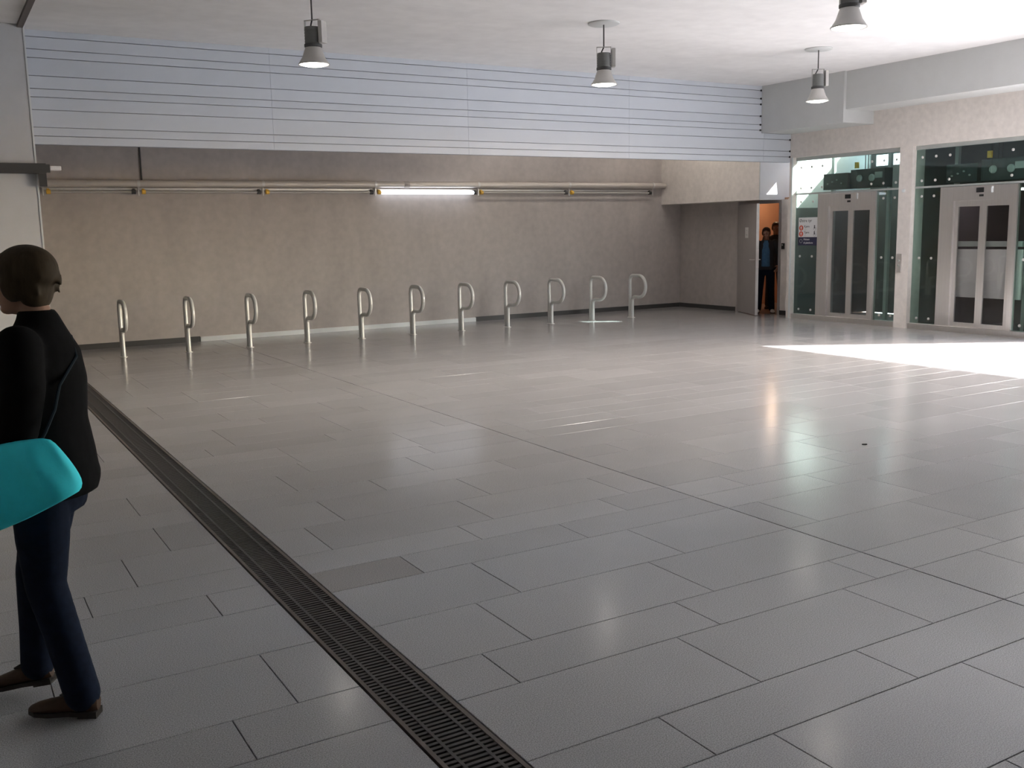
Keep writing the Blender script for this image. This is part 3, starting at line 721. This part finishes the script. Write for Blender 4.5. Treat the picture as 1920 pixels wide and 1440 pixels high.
def shoe(ankle, toe_dir, roll, parent, m, L=.255):
    # built along local x (toe forward) from the heel at x=0, then placed
    up = MB(); sl_ = MB()
    def ring(x, w_, h0, h1): return [(x, w_*math.cos(t), h0+(h1-h0)*(.5+.5*math.sin(t))) for t in [2*math.pi*k/16 for k in range(16)]]
    prof = [(.0,.018,.02,.075),(.012,.030,.014,.088),(.05,.034,.014,.092),(.09,.034,.014,.082),(.14,.040,.012,.066),(.19,.043,.012,.052),(.225,.036,.013,.042),(.248,.020,.015,.032),(.255,.005,.018,.024)]
    rings = [ring(x*L/.255, w_, a, b_) for x, w_, a, b_ in prof]; n = 16
    vs_ = [v for r in rings for v in r]
    fs = [(i*n+k, i*n+(k+1) % n, (i+1)*n+(k+1) % n, (i+1)*n+k) for i in range(len(rings)-1) for k in range(n)] + [tuple(range(n)), tuple(range(len(vs_)-n, len(vs_)))]
    up._add(vs_, fs, True)
    out = [(.0,.026),(.03,.033),(.10,.030),(.17,.043),(.22,.038),(.25,.016)]
    poly = [(x*L/.255, -w_) for x, w_ in out] + [(x*L/.255, w_) for x, w_ in out[::-1]]
    sl_.prism(poly, 2, .006, .022); sl_.prism([(x, y_) for x, y_ in ((.0,-.028),(.065,-.032),(.065,.032),(.0,.028))], 2, 0, .024)
    o = up.build('shoe', m, parent); s2 = sl_.build('sole', M['sole'], o)
    MB().tube([(.055,-.030,.088),(.10,-.026,.083),(.135,0,.073),(.10,.026,.083),(.055,.030,.088)], .004, 8).build('collar_seam', M['sole'], o)
    o.rotation_euler = (0, roll, toe_dir); o.location = ankle
    return o

# --- walking woman (local x = walking direction, y = her left, towards the viewer)
wm = empty('person', (.25, 3.75, 0), math.atan2(.511, -.86))
tag(wm, 'person walking out of frame in black jacket, navy jeans and brown shoes', 'person')
HC = (-.022, 0, 1.54)
hipL, hipR = (-.06,.085,.86), (-.03,-.085,.86)
kneeL, kneeR = (-.05,.09,.49), (.075,-.09,.48)
ankL, ankR = (-.15,.09,.105), (.10,-.09,.13)
shL, shR = (-.07,.165,1.325), (-.04,-.13,1.30)
elL, elR = (-.085,.235,1.07), (.02,-.22,1.06)
wrL, wrR = (.15,.21,.985), (.20,-.17,1.0)
bd = MB(); head(bd, HC, .98)
chain(bd, [(-.07,0,1.36),(-.055,0,1.46)], [.055,.05])
bd.loft([(-.05,0,.80,.11,.15),(-.05,0,.92,.105,.155),(-.06,0,1.05,.09,.125),(-.07,0,1.2,.10,.145),(-.075,0,1.33,.085,.15),(-.07,0,1.39,.05,.06)])
for s_, e_, w_ in ((shL,elL,wrL), (shR,elR,wrR)): chain(bd, [s_,e_,w_], [.045,.035,.024])
for a_, k_, f_ in ((hipL,kneeL,ankL), (hipR,kneeR,ankR)): chain(bd, [a_,k_,f_], [.07,.045,.032])
hand(bd, wrL, (1,-.1,-.25), (0,-.8,-.6), 1); hand(bd, wrR, (1,.1,-.2), (0,.8,-.6), -1)
link('body', remeshed(bd, 'body', .0065, 3), M['skin'], wm)
face_parts(HC, wm, .98)
jk = MB()
jk.loft([(-.055,0,.80,.150,.185),(-.062,0,.84,.155,.19),(-.06,0,.95,.145,.185),(-.06,0,1.06,.130,.165),(-.065,0,1.2,.132,.18),(-.065,0,1.30,.115,.175),(-.065,0,1.37,.085,.12),(-.068,0,1.42,.066,.075),(-.062,0,1.445,.058,.062)], 24)
chain(jk, [(-.07,.16,1.33),(-.10,.215,1.20),elL], [.078,.07,.062]); chain(jk, [elL, (.03,.23,1.03), wrL], [.062,.056,.047])
chain(jk, [(-.04,-.15,1.315),elR,(.19,-.172,1.0)], [.062,.056,.046])
jk.ellipsoid((-.15,0,.86), (.065,.14,.06))
link('jacket', remeshed(jk, 'jacket', .011, 3), M['jacket'], wm)
tz = MB()
tz.loft([(-.05,0,.74,.105,.165),(-.05,0,.82,.125,.175),(-.05,0,.95,.12,.165)])
chain(tz, [hipL,(-.055,.09,.66),kneeL,(-.10,.09,.28),(-.142,.09,.085)], [.098,.088,.068,.062,.062])
chain(tz, [hipR,(.02,-.09,.66),kneeR,(.09,-.09,.28),(.10,-.09,.12)], [.098,.088,.068,.060,.060])
link('trousers', remeshed(tz, 'trousers', .010, 3), M['jeans'], wm)
hr = MB(); hc = Vector(HC)
hr.ellipsoid(hc+Vector((-.022,0,.040)), (.104,.088,.088), 24, 16)
hr.ellipsoid(hc+Vector((-.046,0,-.015)), (.056,.074,.088), 20, 14)
hr.ellipsoid(hc+Vector((.055,0,.065)), (.040,.062,.035), 16, 10)
for s in (-1,1): hr.ellipsoid(hc+Vector((-.005,s*.066,-.01)), (.046,.022,.055), 14, 10)
rh = random.Random(5)
for k in range(46):
    th = rh.uniform(0, 2*math.pi); ph = rh.uniform(.15, 2.1)
    dv = Vector((math.sin(ph)*math.cos(th), math.sin(ph)*math.sin(th), math.cos(ph)))
    if dv.x > .55 and dv.z < .3: continue
    p = hc+Vector((-.028,0,.02))+Vector((dv.x*.084, dv.y*.070, dv.z*.088)); chain(hr, [p, p+Vector((dv.x*.012-.010, dv.y*.010, -.028))], [.014,.005], 8)
link('hair', remeshed(hr, 'hair', .0075, 2), M['hair'], wm)
shoe((-.195,.09,.004), 0, math.radians(-2), wm, M['shoe'], .25)
shoe((.045,-.09,.05), 0, math.radians(8), wm, M['shoe'], .262)
# --- turquoise shoulder bag (a thing of its own)
bg_ = empty('shoulder_bag', (.25, 3.75, 0), math.atan2(.511, -.86)); tag(bg_, 'turquoise soft shoulder bag carried by the walking person', 'bag')
sb = MB(); n = 40
# outline in the bag's own upright plane: (front x, rear x, z at front, z at rear, half thickness)
prof = [(.150,-.255,.700,.862,.020),(.165,-.285,.705,.872,.045),(.160,-.297,.735,.900,.062),(.140,-.285,.800,.930,.072),(.115,-.265,.870,.965,.070),(.085,-.243,.940,1.000,.058),(.050,-.220,1.000,1.035,.038),(.020,-.195,1.030,1.062,.014)]
vs_ = []
for j, (xf, xr, zf, zr, th) in enumerate(prof):
    for k in range(n):
        a = 2*math.pi*k/n; ca, sa = math.cos(a), math.sin(a)
        t = .5+.5*math.copysign(abs(ca)**.6, ca); ey = th*math.copysign(abs(sa)**.75, sa)
        x = xr+(xf-xr)*t; z = zr+(zf-zr)*t
        fold = .020*math.sin((x*1.0-z*.45)*48+.8*math.sin(z*30))*min(1, th/.05)*(.4+.6*j/7)
        vs_.append((x, .285+ey+(fold if sa > 0 else 0), z-.018*math.sin(math.pi*t)*(1 if j < 3 else 0)))
N = len(prof)
sb._add(vs_, [(i*n+k, i*n+(k+1) % n, (i+1)*n+(k+1) % n, (i+1)*n+k) for i in range(N-1) for k in range(n)] + [tuple(range(n)), tuple(range((N-1)*n, N*n))], True)
bo = sb.build('bag_body', M['bag'], bg_); sd = bo.modifiers.new('s', 'SUBSURF'); sd.levels = sd.render_levels = 1
MB().tube([(-.17,.285,1.03),(-.185,.265,1.07),(-.19,.20,1.13),(-.18,.13,1.20),(-.186,.0,1.28),(-.145,-.065,1.345),(-.07,-.09,1.398),(.005,-.085,1.365),(.062,-.03,1.28),(.08,.06,1.18),(.085,.17,1.10),(.03,.28,1.01)], .006, 8).build('strap', M['strap'], bg_)

# --- two people in the doorway
def standing(loc, rz, label, H, coat_m, shirt_m, trouser_m, shoe_m, hair_m, pose):
    p = empty('person', loc, rz); tag(p, label, 'person', 'people in the doorway'); k = H/1.70
    S_ = lambda q: tuple(c*k for c in q)
    hc = Vector((.02,0,1.585))*k
    sh = [S_((0,s*.18,1.40)) for s in (1,-1)]
    el = [S_(q) for q in pose['el']]; wr_ = [S_(q) for q in pose['wr']]
    hp = [S_((0,s*.09,.88)) for s in (1,-1)]; kn = [S_((.02,s*.11,.48)) for s in (1,-1)]; an = [S_((-.01,s*.13,.09)) for s in (1,-1)]
    b = MB(); head(b, hc, k); chain(b, [S_((-.01,0,1.40)), S_((.0,0,1.52))], [.055*k,.052*k])
    b.loft([(0,0,.82*k,.10*k,.15*k),(0,0,.95*k,.10*k,.15*k),(0,0,1.1*k,.10*k,.14*k),(0,0,1.3*k,.10*k,.16*k),(0,0,1.42*k,.07*k,.12*k)])
    for i in (0,1):
        chain(b, [sh[i],el[i],wr_[i]], [.045*k,.036*k,.025*k]); chain(b, [hp[i],kn[i],an[i]], [.07*k,.045*k,.035*k])
        hand(b, wr_[i], pose['hd'][i], pose['hn'][i], 1 if i == 0 else -1)
    link('body', remeshed(b, 'body', .008, 3), M['skin'], p); face_parts(hc, p, k)
    j = MB(); j.loft([(0,0,.86*k,.125*k,.18*k),(0,0,1.0*k,.13*k,.175*k),(0,0,1.2*k,.125*k,.175*k),(0,0,1.34*k,.115*k,.18*k),(0,0,1.42*k,.085*k,.14*k),(-.005,0,1.455*k,.066*k,.075*k)], 24)
    for i in (0,1): chain(j, [sh[i],el[i],wr_[i]], [.072*k,.056*k,.042*k])
    link('jacket', remeshed(j, 'jacket', .012, 3), coat_m, p)
    if shirt_m:
        s2 = MB(); s2.loft([(.035,.0,.93*k,.112*k,.115*k),(.035,0,1.05*k,.112*k,.112*k),(.035,0,1.25*k,.106*k,.105*k),(.03,0,1.38*k,.088*k,.085*k),(.01,0,1.45*k,.062*k,.062*k)], 24)
        link('shirt', remeshed(s2, 'shirt', .012, 2), shirt_m, p)
    t = MB(); t.loft([(0,0,.76*k,.10*k,.165*k),(0,0,.86*k,.118*k,.17*k),(0,0,.95*k,.115*k,.165*k)])
    for i in (0,1): chain(t, [hp[i],kn[i],an[i]], [.095*k,.072*k,.062*k])
    link('trousers', remeshed(t, 'trousers', .012, 3), trouser_m, p)
    h_ = MB(); h_.ellipsoid(hc+Vector((-.02,0,.045))*k, (.098*k,.084*k,.082*k)); h_.ellipsoid(hc+Vector((-.045,0,-.01))*k, (.062*k,.076*k,.075*k))
    for s in (-1,1): h_.ellipsoid(hc+Vector((-.01,s*.068,.01))*k, (.04*k,.02*k,.045*k))
    link('hair', remeshed(h_, 'hair', .009, 2), hair_m, p)
    for i, s in enumerate((1,-1)): shoe((an[i][0]-.075*k, an[i][1], 0), s*.12, 0, p, shoe_m, .27)
    return p
standing((13.92,13.86,0), math.atan2(-13.86+.6,-13.92)+.0, 'person in blue shirt and dark jacket standing in the doorway', 1.64, M['coat'], M['shirt'], M['jeans'], M['trainer'], M['hair_d'],
    dict(el=[(.02,.28,1.12),(.02,-.28,1.12)], wr=[(.16,.24,.95),(.20,-.30,.98)], hd=[(.6,-.2,-.8),(.8,-.1,-.5)], hn=[(-.3,-.9,0),(-.3,.9,0)]))
standing((14.75,14.42,0), math.atan2(-14.42,-14.75), 'person in dark clothes standing further back in the doorway', 1.74, M['coat'], None, M['coat'], M['sole'], M['hair_d'],
    dict(el=[(-.02,.26,1.12),(-.02,-.26,1.12)], wr=[(.06,.25,.86),(.06,-.25,.86)], hd=[(.1,0,-1),(.1,0,-1)], hn=[(0,-1,0),(0,1,0)]))
